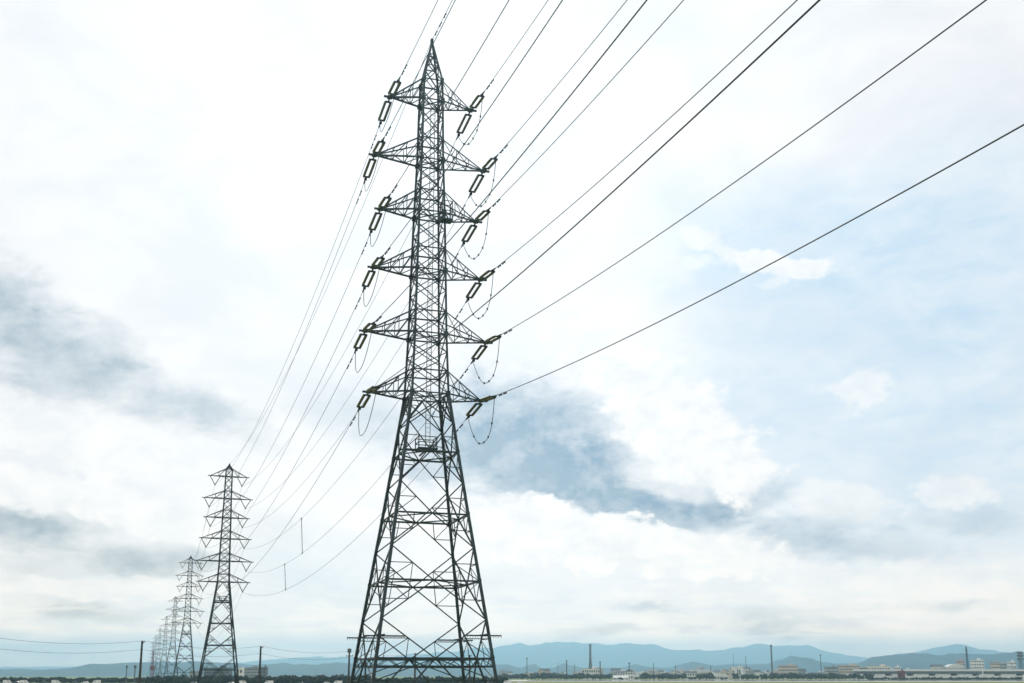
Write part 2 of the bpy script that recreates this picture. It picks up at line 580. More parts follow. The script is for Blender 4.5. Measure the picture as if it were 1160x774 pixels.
# ------------------------------------------------------------------ the air
hm = MB()
HAZE_TOP = 470.0
hm.box((0, 0, (HAZE_TOP - 1) / 2), (34400, 34400, HAZE_TOP + 1))
haze = hm.build('haze', [])
hz = bpy.data.materials.new('haze')
hz.use_nodes = True
for n_ in list(hz.node_tree.nodes):
    hz.node_tree.nodes.remove(n_)
ho = hz.node_tree.nodes.new('ShaderNodeOutputMaterial')
hv = hz.node_tree.nodes.new('ShaderNodeVolumePrincipled')
hv.inputs['Color'].default_value = (0.48, 0.79, 1.0, 1)
hv.inputs['Density'].default_value = HAZE_D
hv.inputs['Anisotropy'].default_value = 0.75
hz.node_tree.links.new(hv.outputs[0], ho.inputs['Volume'])
haze.data.materials.append(hz)
tag(haze, 'pale blue haze lying over the far plain and hills', 'haze', kind='stuff')

# ------------------------------------------------------------------ the big pylon
LV = [62.22, 55.66, 50.01, 43.87, 37.34, 31.34]
HW = [0.99, 1.09, 1.27, 1.41, 1.54, 1.76]
ARM = [4.23, 5.63, 4.90, 5.41, 6.05, 5.56]
ARM_V = [5.3, 6.6, 6.0, 6.8, 7.7, 7.0]
RING = [31.34, 25.51, 19.52, 13.34, 6.45, 0.0]
UP = 2.25
TX, TY, YAW = -8.285, 100.0, R(17.76)
PEAK = 69.2
CORN = [(-1, -1), (1, -1), (1, 1), (-1, 1)]
WP = [(0.0, 6.10), (6.45, 5.22), (13.34, 4.25), (19.52, 3.36), (25.51, 2.54), (31.34, 1.76), (37.34, 1.54), (43.87, 1.41), (50.01, 1.27),
      (55.66, 1.09), (62.22, 0.99), (64.47, 0.93)]


def hw(z, k=1.0):
    for (a, wa), (b, wb) in zip(WP, WP[1:]):
        if a <= z <= b:
            return (wa + (wb - wa) * (z - a) / (b - a)) * k
    return WP[-1][1] * k


def corner(i, z, k=1.0):
    w = hw(z, k)
    return Vector((CORN[i][0] * w, CORN[i][1] * w, z))


def lattice_tower(name, arms, peak, k, mat, t, main):
    """one steel lattice pylon; t scales the thickness of its members"""
    root = empty(name, (0, 0, 0))
    # legs
    for i in range(4):
        m = MB()
        for (a, _), (b, _) in zip(WP, WP[1:]):
            w = 0.275 if b <= 31.4 else 0.195
            m.angle(corner(i, a, k), corner(i, b, k), w * t, w * t * 0.45, CORN[i][0])
            if main:   # gusset plates
                c = corner(i, b, k)
                m.box(c, (0.30, 0.30, 0.42))
        if main:
            m.box((CORN[i][0] * hw(0), CORN[i][1] * hw(0), 0.15), (1.1, 1.1, 0.5))
        m.build('leg', mat, root)
    # spreading lower body
    low = MB()
    for a, b in zip(RING, RING[1:]):        # a upper, b lower
        for i in range(4):
            j = (i + 1) % 4
            A, B, C, Dn = corner(i, a, k), corner(j, a, k), corner(i, b, k), corner(j, b, k)
            mid = (a + b) / 2
            Lm, Rm = corner(i, mid, k), corner(j, mid, k)
            top, bot = (A + B) / 2, (C + Dn) / 2
            if b > 0:
                for p, q in ((top, Lm), (top, Rm), (Lm, bot), (Rm, bot)):
                    low.angle(p, q, 0.115 * t)
                low.angle(C, Dn, 0.165 * t)
                if t <= 1.6:
                    q1 = corner(i, a * .75 + b * .25, k); q2 = corner(j, a * .75 + b * .25, k)
                    q3 = corner(i, a * .25 + b * .75, k); q4 = corner(j, a * .25 + b * .75, k)
                    for leg, P_, Q_, cn in ((q1, top, Lm, A), (q2, top, Rm, B), (q3, Lm, bot, C), (q4, Rm, bot, Dn)):
                        h = (P_ + Q_) / 2
                        low.angle(leg, h, 0.075 * t)
                        low.angle(cn, h, 0.07 * t)
                        if main and a < 20:
                            low.angle((cn + (top if cn in (A, B) else bot)) / 2, h, 0.07)
            else:
                low.angle(top, C, 0.14 * t); low.angle(top, Dn, 0.14 * t)
                if main:
                    for fr in (0.35, 0.7):
                        for cn, up in ((C, A), (Dn, B)):
                            low.angle(cn.lerp(up, fr), cn.lerp(top, fr), 0.09)
                            low.angle(cn.lerp(up, fr), cn.lerp(top, min(1, fr + .3)), 0.09)
    if t <= 1.6:
        for z in RING[1:5]:
            mids = [(corner(i, z, k) + corner((i + 1) % 4, z, k)) / 2 for i in range(4)]
            for i in range(4):
                low.angle(mids[i], mids[(i + 1) % 4], 0.11 * t)
    if main:
        # extra cross bracing in the first spreading panel and the lower horizontal truss
        for i in range(4):
            j = (i + 1) % 4
            low.angle(corner(i, 31.34), corner(j, 28.4), 0.11); low.angle(corner(j, 31.34), corner(i, 28.4), 0.11)
            low.angle(corner(i, 5.75), corner(j, 5.75), 0.16)
            a_, b_ = corner(i, 6.45), corner(j, 6.45)
            c_, d_ = corner(i, 5.75), corner(j, 5.75)
            nseg = 10
            for q in range(nseg):
                u0, u1 = q / nseg, (q + 1) / nseg
                if q % 2: low.angle(a_.lerp(b_, u0), c_.lerp(d_, u1), 0.07)
                else: low.angle(c_.lerp(d_, u0), a_.lerp(b_, u1), 0.07)
    low.build('lower_bracing', mat, root)
    # upright upper body
    up = MB()
    zs = []
    for i, z in enumerate(LV):
        nxt = LV[i - 1] if i else None
        zs += [z, z + UP]
        if nxt:
            g = nxt - z - UP
            zs += [z + UP + g / 2]
    zs = sorted(zs)
    for a, b in zip(zs, zs[1:]):
        for i in range(4):
            j = (i + 1) % 4
            up.angle(corner(i, a, k), corner(j, b, k), 0.09 * t)
            up.angle(corner(j, a, k), corner(i, b, k), 0.09 * t, None, -1)
    for z in LV:
        for zz in (z, z + UP):
            for i in range(4):
                up.angle(corner(i, zz, k), corner((i + 1) % 4, zz, k), 0.125 * t)
        up.angle(corner(0, z, k), corner(2, z, k), 0.09 * t)
        up.angle(corner(1, z, k), corner(3, z, k), 0.09 * t)
        if main:
            for i in range(4):
                up.box(corner(i, z), (0.36, 0.36, 0.4))
    up.build('upper_bracing', mat, root)
    # pointed top
    pk = MB()
    z0 = LV[0] + UP
    tip = Vector((0, 0, peak))
    cs = [corner(i, z0, k) for i in range(4)]
    for i in range(4):
        j = (i + 1) % 4
        pk.angle(cs[i], tip, 0.19 * t)
        for f0, f1 in ((0, .38), (.38, .68)):
            a1, b1 = cs[i].lerp(tip, f0), cs[j].lerp(tip, f0)
            a2, b2 = cs[i].lerp(tip, f1), cs[j].lerp(tip, f1)
            pk.angle(a1, b2, 0.1 * t); pk.angle(b1, a2, 0.1 * t); pk.angle(a2, b2, 0.1 * t)
    pk.box((0, 0, peak + 0.1), (0.28 * t, 0.28 * t, 0.45))
    pk.build('peak', mat, root)
    # crossarms
    for n, z in enumerate(LV):
        for sg in (-1, 1):
            m = MB()
            w, w2, a = hw(z, k), hw(z + UP, k), arms[n]
            tipv = Vector((sg * a, 0, z))
            Bn = [Vector((sg * w, s_ * w, z)) for s_ in (-1, 1)]
            Un = [Vector((sg * w2, s_ * w2, z + UP)) for s_ in (-1, 1)]
            for s_ in (0, 1):
                m.angle(Bn[s_], tipv, 0.15 * t); m.angle(Un[s_], tipv, 0.115 * t)
                fr = (.33, .62) if main else (.45,)
                prev = (Bn[s_], Un[s_])
                for f_ in fr:
                    lo, hi = Bn[s_].lerp(tipv, f_), Un[s_].lerp(tipv, f_)
                    m.angle(lo, hi, 0.075 * t)
                    m.angle(prev[1], lo, 0.075 * t)
                    prev = (lo, hi)
            if t <= 1.6:
                pv = Bn
                for q, f_ in enumerate((.3, .58, .8)):
                    c0, c1 = Bn[0].lerp(tipv, f_), Bn[1].lerp(tipv, f_)
                    m.angle(c0, c1, 0.07 * t)
                    m.angle(pv[q % 2], (c1, c0)[q % 2], 0.07 * t)
                    pv = [c0, c1]
                    u0, u1 = Un[0].lerp(tipv, f_), Un[1].lerp(tipv, f_)
                    if q < 2: m.angle(u0, u1, 0.06 * t)
            m.bar(tipv - Vector((sg * 0.7, 0, 0)), tipv + Vector((sg * 0.62, 0, 0)), 0.2 * t, 0.16 * t)
            if main:
                m.box(tipv + Vector((0, 0, -0.02)), (0.5, 0.7, 0.1))
            m.build('crossarm', mat, root)
    # working platform under the lowest arms
    pf = MB()
    zp = 26.1
    pf.box((0.1, 0, zp), (1.9 if main else 2.2, 1.7, 0.14))
    for sx_ in (-.8, .95):
        for sy_ in (-.75, .75):
            pf.bar((sx_, sy_, zp), (sx_, sy_, zp + 1.15), 0.09 * t)
    for zz in (zp + .6, zp + 1.15):
        for p, q in (((-.8, -.75), (.95, -.75)), ((.95, -.75), (.95, .75)), ((.95, .75), (-.8, .75)), ((-.8, .75), (-.8, -.75))):
            pf.bar((*p, zz), (*q, zz), 0.07 * t)
    pf.bar((-hw(zp, k), 0, zp - .12), (hw(zp, k), 0, zp - .12), 0.16 * t)
    pf.bar((0, -hw(zp, k), zp - .12), (0, hw(zp, k), zp - .12), 0.13 * t)
    pf.build('platform', mat, root)
    return root


big = lattice_tower('transmission_tower', ARM, PEAK, 1.0, M['steel'], 1.0, True)
tag(big, 'tall dark steel lattice pylon in the foreground with six pairs of crossarms', 'pylon', 'transmission towers of the line')
# ladder inside the body
m = MB()
for sx_ in (-.22, .22):
    m.bar((sx_ + .25, 0.1, 26.3), (sx_ + .25, 0.1, 62.0), 0.06)
z = 26.6
while z < 62:
    m.bar((.03, 0.1, z), (.47, 0.1, z), 0.035); z += 0.42
for z in LV:
    m.bar((-hw(z), 0.1, z + .05), (hw(z), 0.1, z + .05), 0.09)
m.build('ladder', M['steel_pale'], big)
# rest cage on the right-hand near leg
m = MB()
zc = 49.1
c = corner(1, zc)
m.box((c.x + .15, c.y, zc), (1.15, 1.1, 0.14))
for dx in (-.35, .65):
    for dy in (-.5, .5):
        m.bar((c.x + dx, c.y + dy, zc), (c.x + dx, c.y + dy, zc + 1.9), 0.07)
for zz in (.9, 1.9):
    for p, q in (((-.35, -.5), (.65, -.5)), ((.65, -.5), (.65, .5)), ((.65, .5), (-.35, .5)), ((-.35, .5), (-.35, -.5))):
        m.bar((c.x + p[0], c.y + p[1], zc + zz), (c.x + q[0], c.y + q[1], zc + zz), 0.06)
m.build('rest_cage', M['steel'], big)
# climbing guards: spiked bars round each leg
for i in range(4):
    m = MB()
    zz = 8.35 + (0.12 if i in (1, 3) else 0)
    c = corner(i, zz)
    s_ = CORN[i][0]
    m.bar((c.x - s_ * 2.3, c.y - CORN[i][1] * .2, zz), (c.x + s_ * 1.25, c.y - CORN[i][1] * .2, zz), 0.15, 0.12)
    m.bar((c.x - s_ * .3, c.y - CORN[i][1] * 2.0, zz + .09), (c.x - s_ * .3, c.y + CORN[i][1] * .9, zz + .09), 0.1)
    for q in range(15):
        xx = c.x + s_ * (-2.2 + q * .24)
        m.bar((xx, c.y - CORN[i][1] * .2, zz), (xx, c.y + CORN[i][1] * .12, zz - .22), 0.03)
    m.build('climbing_guard', M['steel'], big)
big.location = (TX, TY, 0)
big.rotation_euler = (0, 0, YAW)
RV = Vector((math.cos(YAW), math.sin(YAW), 0))
LEV = ['topmost', 'second-highest', 'third-highest', 'fourth-highest', 'second-lowest', 'lowest']
SIDE = {-1: 'left', 1: 'right'}


def tip_of(n, sg):
    return Vector((TX, TY, LV[n])) + RV * (sg * ARM[n])


# ------------------------------------------------------------------ pylons of the line behind
PYL = [(247.3, 309.5), (208.3, 557), (193.6, 850), (184.6, 1140), (178.2, 1430), (174.0, 1730), (171.2, 2020)]
POS = [(px_x(x, D), D) for x, D in PYL]
vt = lattice_tower('transmission_tower', ARM_V, 65.8, 0.92, M['steel_far'], 1.35, False)
tlabels = ['second nearest lattice pylon with V-shaped insulators, left of the big pylon',
           'third nearest lattice pylon, standing just left of the second nearest one',
           'fourth nearest pylon of the row, slim grey lattice seen past the third',
           'fifth nearest pylon of the row, about half as tall as the third in view',
           'sixth nearest pylon of the row, a faint grey lattice among the far ones',
           'seventh nearest pylon of the row, tiny and half lost behind the sixth',
           'farthest and smallest pylon at the vanishing end of the row']
PYAW = []
for i in range(len(POS)):
    a = POS[max(i - 1, 0)] if i else (TX, TY)
    b = POS[min(i + 1, len(POS) - 1)]
    PYAW.append(math.atan2(-(b[0] - a[0]), b[1] - a[1]))
for i, (X, Y) in enumerate(POS):
    o = vt if i == 0 else copy_tree(vt)
    o.location = (X, Y, 0)
    o.rotation_euler = (0, 0, PYAW[i])
    tag(o, tlabels[i], 'pylon', 'transmission towers of the line')


def apex_of(i, n, sg):
    X, Y = POS[i]
    r = Vector((math.cos(PYAW[i]), math.sin(PYAW[i]), 0))
    return Vector((X, Y, LV[n] - 2.75)) + r * (sg * (ARM_V[n] - 1.45))


# V insulators on the two nearest of them
vroot = empty('insulator_string', (0, 0, 0))
for s_ in (-1, 1):
    m = MB()
    p, q = Vector((s_ * 1.45, 0, 2.7)), Vector((0, 0, 0.1))
    d = (q - p)
    N_ = 34
    m.tube([p + d * (t / N_) for t in range(N_ + 1)], [0.10 + 0.06 * (t % 2) for t in range(N_ + 1)], 6)
    m.build('insulator', M['porcelain'], vroot)
m = MB()
m.box((0, 0, 0.02), (0.3, 0.3, 0.2)); m.bar((0, -.35, -.08), (0, .35, -.08), 0.1)
m.build('clamp', M['fitting'], vroot)
first = True
for i in (0, 1):
    for n in range(6):
        for sg in (-1, 1):
            o = vroot if first else copy_tree(vroot)
            first = False
            o.location = apex_of(i, n, sg)
            o.rotation_euler = (0, 0, PYAW[i])
            tag(o, 'V-shaped insulator under %s end of %s arm, %s nearest pylon' % (SIDE[sg], LEV[n], ('second', 'third')[i]),
                'insulator', 'V insulators hanging from the far pylons')

# ------------------------------------------------------------------ tension insulators and wires on the big pylon
TH = R(17.38)
ND_ = Vector((math.sin(TH), -math.cos(TH), 0))      # towards the camera
S0, C0 = -0.1461, 0.00059
STR = 4.3                                          # length of an insulator set with its fittings
iroot = empty('insulator_string', (0, 0, 0))
for s_ in (-1, 1):
    m = MB()
    prof = [(0.0, 0.62)]
    nd = 20
    L0, L1 = 0.62, 3.62
    for q in range(nd):
        z0 = L0 + (L1 - L0) * q / nd
        dz = (L1 - L0) / nd
        prof += [(0.05, z0), (0.14, z0 + dz * .3), (0.13, z0 + dz * .5), (0.055, z0 + dz * .75)]
    prof += [(0.05, L1), (0.0, L1)]
    m.lathe(prof, 9, Matrix.Translation((s_ * 0.27, 0, 0)))
    m.build('insulator', M['porcelain'], iroot, True)
for zz in (0.58, 3.66):
    m = MB()
    m.bar((-.36, 0, zz), (.36, 0, zz), 0.13, 0.16)
    m.build('yoke_plate', M['fitting'], iroot)
m = MB()
m.bar((0, 0, 0), (0, 0, .58), 0.13)
m.build('shackle', M['fitting'], iroot)
m = MB()
m.bar((0, 0, 3.66), (0, 0, 4.3), 0.12)
m.tube([(0, 0, 4.0), (0, 0, 4.9)], [0.1, 0.07], 8)
m.box((0, 0.04, 4.05), (0.26, 0.2, 0.22))
m.build('coupling', M['fitting'], iroot)


def place_string(o, p, d):
    d = d.normalized()
    x = d.cross(Vector((0, 0, 1))).normalized()
    y = d.cross(x)
    mw = Matrix(((x.x, y.x, d.x, p.x), (x.y, y.y, d.y, p.y), (x.z, y.z, d.z, p.z), (0, 0, 0, 1)))
    o.location = p
    o.rotation_euler = mw.to_euler()


def near_pt(n, sg, t):
    p = tip_of(n, sg) + ND_ * t
    p.z += S0 * t + C0 * t * t
    return p


def far_pt(n, sg, t):
    """t = 0..1 from the big pylon's arm tip to the V insulator of the next pylon"""
    a, b = tip_of(n, sg), apex_of(0, n, sg)
    L = (Vector((b.x, b.y)) - Vector((a.x, a.y))).length
    p = a.lerp(b, t)
    p.z -= C0 * L * L * t * (1 - t)
    return p


RN, RF = 0.032, 0.027


def damper(par, p, d):
    m = MB()
    d = d.normalized()
    q = p - Vector((0, 0, .13))
    m.tube([q - d * .42, q - d * .22], .075, 6); m.tube([q + d * .22, q + d * .42], .075, 6)
    m.tube([q - d * .3, q + d * .3], .03, 5); m.bar(p, q, .07)
    m.build('damper', M['fitting'], par)


first = True
for n in range(6):
    for sg in (-1, 1):
        tp = tip_of(n, sg)
        for span in ('near', 'far'):
            o = iroot if first else copy_tree(iroot)
            first = False
            if span == 'near':
                fn = lambda t: near_pt(n, sg, t)
                d = fn(STR) - tp
            else:
                L = (apex_of(0, n, sg) - tp).length
                fn = lambda t: far_pt(n, sg, t / L)
                d = fn(STR) - tp
            d.normalize()
            off = d * 0.25
            place_string(o, tp + off, d)
            tag(o, 'insulator pair at %s end of %s big-pylon arm, %s' % (
                SIDE[sg], LEV[n], 'slanting up to overhead wires' if span == 'near' else 'hanging down-left'),
                'insulator', 'double insulator strings on the big pylon')
            # conductor
            e = tp + off + d * STR
            m = MB()
            if span == 'near':
                pts = [e] + [fn(t) for t in [STR + 1.2 + q * 1.9 for q in range(0, 70)]]
                m.tube(pts, RN, 7)
                w = m.build('power_line', M['wire'])
                tag(w, 'overhead wire from %s end of %s big-pylon arm rising past the camera' % (SIDE[sg], LEV[n]), 'power line', 'wires running overhead')
                for q in (2.2, 3.6): damper(w, fn(STR + q), d)
            else:
                ts = [STR / L + (1 - STR / L) * q / 60 for q in range(61)]
                m.tube([e] + [far_pt(n, sg, t) for t in ts[1:]], RF, 6)
                w = m.build('power_line', M['cable_far'])
                tag(w, 'far wire from %s end of %s big-pylon arm to the second nearest pylon' % (SIDE[sg], LEV[n]), 'power line', 'wires running to the far pylon')
                for q in (2.4, 4.0): damper(w, fn(STR + q), d)
            if span == 'near': en = e
            else: ef = e
        # jumper loop under the arm
        m = MB()
        pts = []
        for q in range(25):
            t = q / 24
            p = en.lerp(ef, t)
            s4 = 1 - abs(2 * t - 1) ** 2.6
            p = p + Vector((0, 0, -(2.5 + .2 * n) * s4)) + RV * (sg * 0.35 * s4)
            pts.append(p)
        m.tube(pts, 0.032, 6)
        j = m.build('jumper_cable', M['wire'])
        tag(j, 'slack jumper loop hanging under %s end of %s big-pylon arm' % (SIDE[sg], LEV[n]), 'cable', 'jumper loops of the big pylon')
        for q in ((4, 8, 12, 16, 20) if sg > 0 else ()):
            mm = MB()
            mm.box(pts[q], (.15, .15, .17))
            mm.build('weight', M['fitting'], j)

# earth wire over the peaks
pk = Vector((TX, TY, PEAK + .2))
m = MB()
pts = []
for q in range(70):
    t = q * 1.9
    p = pk + ND_ * t
    p.z += S0 * 0.85 * t + C0 * 0.85 * t * t
    pts.append(p)
m.tube(pts, 0.034, 6)
gw = m.build('earth_wire', M['wire'])
tag(gw, 'thin earth wire rising from the pointed top of the big pylon overhead', 'power line', 'earth wires')
for q in (1, 2, 3): damper(gw, pts[q], pts[q + 1] - pts[q])
m = MB()
b = Vector((*POS[0], 65.9))
L = (b - pk).length
pts = []
for q in range(61):
    t = q / 60
    p = pk.lerp(b, t); p.z -= C0 * .85 * L * L * t * (1 - t)
    pts.append(p)
m.tube(pts, 0.026, 5)
tag(m.build('earth_wire', M['cable_far']), 'thin earth wire from the big pylon top down to the second pylon top', 'power line', 'earth wires')
m = MB()
a, b = Vector((*POS[0], 65.9)), Vector((*POS[1], 65.9))
L = (b - a).length
m.tube([a.lerp(b, q / 50) - Vector((0, 0, C0 * .85 * L * L * q / 50 * (1 - q / 50))) for q in range(51)], 0.024, 5)
tag(m.build('earth_wire', M['cable_far']), 'earth wire between the tops of the second and third nearest pylons', 'power line', 'earth wires')
for n in range(6):
    for sg in (-1, 1):
        m = MB()
        a, b = apex_of(0, n, sg), apex_of(1, n, sg)
        L = (b - a).length
        m.tube([a.lerp(b, q / 50) - Vector((0, 0, C0 * L * L * q / 50 * (1 - q / 50))) for q in range(51)], 0.026, 5)
        tag(m.build('power_line', M['cable_far']), 'wire between the %s %s arms of second and third nearest pylons' % (LEV[n], SIDE[sg]),
            'power line', 'wires between far pylons')


# rods that hold two far wires apart
def img(p):
    s, c = math.sin(PITCH), math.cos(PITCH)
    z_ = p.z - EYE
    d = p.y * c + z_ * s
    return 580 + F * p.x / d, 519.5 - F * (z_ * c - p.y * s) / d


def wire_at_x(n, sg, x):
    lo, hi = 0.02, 0.99
    for _ in range(40):
        mid = (lo + hi) / 2
        if img(far_pt(n, sg, mid))[0] > x: lo = mid
        else: hi = mid
    return far_pt(n, sg, lo)


for x, ku, kl, where in ((341.5, (3, 1), (4, 1), 'nearer the big pylon'), (322.5, (4, 1), (5, 1), 'nearer the second pylon')):
    a = wire_at_x(*ku, x)
    b = wire_at_x(*kl, x + 1)
    m = MB()
    m.tube([a.lerp(b, q / 12) for q in range(13)], [0.05 + .02 * (q % 2) for q in range(13)], 6)
    sp = m.build('phase_spacer', M['cable_far'])
    tag(sp, 'upright rod linking two far wires, %s' % where, 'spacer', 'rods between far wires')
    for p in (a, b):
        mm = MB(); mm.box(p, (.22, .3, .2)); mm.build('clamp', M['fitting'], sp)
    

# ------------------------------------------------------------------ wooden poles and their two wires
POLES = [(-42, 726 - 8, 176), (158.5, 726, 217), (294, 732, 257), (395, 737.5, 302), (470, 740, 345), (532, 742, 390)]
plab = {1: 'dark wooden pole left of the far pylon row, tallest of the poles',
        2: 'wooden pole standing between the second nearest pylon and the big pylon',
        3: 'pole with a drum transformer and crossarm, close left of the big pylon legs',
        4: 'wooden pole seen through the lower left part of the big pylon',
        5: 'wooden pole seen through the lower right part of the big pylon'}
tops = []
for i, (x, y, D) in enumerate(POLES):
    h = z_at(y, D)
    X = px_x(x, D)
    tops.append(Vector((X, D, h)))
    if i == 0:
        continue
    root = empty('utility_pole', (X, D, 0), R(-22) if i == 3 else R(-60), plab[i], 'utility pole', 'wooden poles crossing the plain')
    wd = 0.13 + 0.00042 * D
    m = MB()
    m.tube([(0, 0, 0), (0, 0, h * .5), (0, 0, h)], [wd * 1.25, wd * 1.05, wd * .85], 10)
    m.build('post', M['wood'], root)
    m = MB()
    zc = h - (1.4 if i == 3 else 0.35)
    m.bar((-1.1, wd * .9, zc), (1.1, wd * .9, zc), 0.16)
    arm = m.build('crossarm', M['wood'], root)
    for q in (-1.0, 1.0):
        m = MB()
        m.lathe([(0.0, 0), (.08, 0.02), (.05, .1), (.1, .16), (.1, .26), (0, .3)], 8, Matrix.Translation((q, wd * .9, zc + .08)))
        m.build('insulator', M['porcelain'], arm)
    if i == 3:
        m = MB()
        m.lathe([(0, 0), (.5, 0.02), (.55, .1), (.55, 1.0), (.4, 1.15), (0, 1.2)], 12, Matrix.Translation((0, 0, h - .5)))
        m.build('transformer', M['dark_grey'], root)
    for q in range(3):
        pass
for nm, dz, off, lab in (('upper', 0.0, 0.9, 'upper of two thin wires strung along the wooden poles'), ('lower', -1.7, -0.9, 'lower of two thin wires strung along the wooden poles')):
    m = MB()
    pts = []
    for a, b in zip(tops, tops[1:]):
        dirv = (b - a); side = Vector((dirv.y, -dirv.x, 0)).normalized()
        for q in range(16):
            t = q / 16
            p = a.lerp(b, t) + side * off * .3
            p.z += dz - 4 * 1.05 * t * (1 - t)
            pts.append(p)
    pts.append(tops[-1] + Vector((0, 0, dz)))
    m.tube(pts, 0.026, 5)
    tag(m.build('service_wire', M['wire']), lab, 'wire', 'service wires on the wooden poles')

# ------------------------------------------------------------------ trees
def crown_mb(m, r, c, n, leaf, rg, squash=0.8):
    """leaf clumps spread through a few lobes"""
    lobes = []
    for _ in range(rg.randint(4, 7)):
        a = rg.uniform(0, 6.28); rr = rg.uniform(0.15, 0.62) * r
        lobes.append((c[0] + math.cos(a) * rr, c[1] + math.sin(a) * rr, c[2] + rg.uniform(-.38, .48) * r * squash, r * rg.uniform(.38, .62)))
    for _ in range(n):
        lx, ly, lz, lr = rg.choice(lobes)
        v = Vector((rg.gauss(0, 1), rg.gauss(0, 1), rg.gauss(0, 1))).normalized() * lr * rg.uniform(.55, 1.08)
        p = Vector((lx + v.x, ly + v.y, lz + v.z * squash))
        nrm = (v.normalized() + Vector((rg.uniform(-.6, .6), rg.uniform(-.6, .6), rg.uniform(-.3, .7)))).normalized()
        a = nrm.orthogonal().normalized(); b = nrm.cross(a)
        an = rg.uniform(0, 6.28)
        a, b = a * math.cos(an) + b * math.sin(an), b * math.cos(an) - a * math.sin(an)
        s1, s2 = leaf * rg.uniform(.6, 1.3), leaf * rg.uniform(.5, 1.1)
        k = len(m.v)
        for e in (a * s1, b * s2, -a * s1, -b * s2):
            m.v.append(tuple(p + e + nrm * rg.uniform(-.1, .1)))
        m.quad(k, k + 1, k + 2, k + 3)


def make_tree(h, r, mat, seed, name='tree'):
    rg = random.Random(seed)
    root = empty(name, (0, 0, 0))
    m = MB()
    m.tube([(0, 0, 0), (.05, .02, h * .3), (.1, -.05, h * .62)], [h * .035, h * .026, h * .014], 7)
    for q in range(4):
        a = rg.uniform(0, 6.28)
        m.tube([(.05, 0, h * rg.uniform(.28, .45)), (math.cos(a) * r * .5, math.sin(a) * r * .5, h * rg.uniform(.55, .75))], [h * .014, h * .006], 5)
    m.build('trunk', M['bark'], root)
    m = MB()
    crown_mb(m, r, (0, 0, h - r * .86), 240, r * .17, rg)
    crown_mb(m, r * .85, (0, 0, r * .72), 150, r * .17, rg)
    m.build('crown', M[mat], root)
    return root


protos = [make_tree(8.0, 4.1, 'leaf', 1), make_tree(7.0, 3.9, 'leaf2', 2), make_tree(8.5, 4.4, 'leaf3', 3), make_tree(6.2, 3.6, 'leaf', 4), make_tree(7.4, 4.0, 'leaf2', 5)]
used = [False] * len(protos)


def put_tree(k, X, Y, sc, rz, lab, grp):
    o = copy_tree(protos[k]) if used[k] else protos[k]
    used[k] = True
    o.location = (X, Y, 0)
    o.scale = (sc * rnd.uniform(.95, 1.2), sc * rnd.uniform(.95, 1.2), sc)
    o.rotation_euler = (0, 0, rz)
    tag(o, lab, 'tree', grp)


# the long row on the right, beyond the river: closely spaced rounded trees
x = 562.0
i = 0
while x < 988:
    D = 1185 + rnd.uniform(-12, 30)
    gap = 697 < x < 724 or 776 < x < 790 or 812 < x < 828
    if not gap:
        put_tree(rnd.choice((0, 1, 2, 3, 4, 0, 1, 4)), px_x(x, D), D, rnd.uniform(.8, 1.12), rnd.uniform(0, 6.28),
                 'rounded tree in the long row beyond the river, right of the big pylon', 'trees of the row beyond the river')
    elif rnd.random() < .6:
        put_tree(2, px_x(x, D), D - 25, rnd.uniform(.42, .55), rnd.uniform(0, 6.28),
                 'low dark bush in a gap of the tree row, before white houses', 'bushes in the gaps of the tree row')
    x += rnd.uniform(3.2, 6.0)
# looser trees behind the row and on the far bank to the right
for i in range(75):
    x = rnd.uniform(570, 1165)
    D = rnd.uniform(1380, 1750)
    put_tree(rnd.choice((0, 2, 2, 3)), px_x(x, D), D, rnd.uniform(.8, 1.35), rnd.uniform(0, 6.28),
             'hazy blue-green tree standing among the distant town houses', 'trees among the distant houses')
# left: the dark hedge line that closes the near fields
def hedge(name, x0, x1, D0, D1_, hmin, hmax, lab, seed, step):
    rg = random.Random(seed)
    m = MB()
    x = x0
    while x < x1:
        t = (x - x0) / (x1 - x0)
        D = D0 + (D1_ - D0) * t + rg.uniform(-6, 6)
        h = rg.uniform(hmin, hmax)
        r = h * rg.uniform(.5, .75)
        X = px_x(x, D)
        for lay in range(2):
            crown_mb(m, r, (X + rg.uniform(-.5, .5), D + lay * 3, h - r * .8 - lay * .2), 95, r * .27, rg, .85)
            crown_mb(m, r * .8, (X, D + lay * 3 - 1, r * .55), 60, r * .27, rg, .8)
        x += rg.uniform(step * .7, step * 1.3)
    tag(m.build(name, M['leaf3']), lab, 'hedge', kind='stuff')


hedge('hedge', -60, 168, 760, 720, 3.0, 4.2, 'long dark hedge closing the fields at the far left', 21, 3.4)
hedge('hedge', 168, 420, 640, 610, 4.0, 5.6, 'dark line of scrub behind the far pylons and wooden poles', 22, 4.2)
hedge('hedge', 412, 575, 620, 640, 3.2, 5.0, 'dark scrub seen between the legs of the big pylon', 23, 4.4)

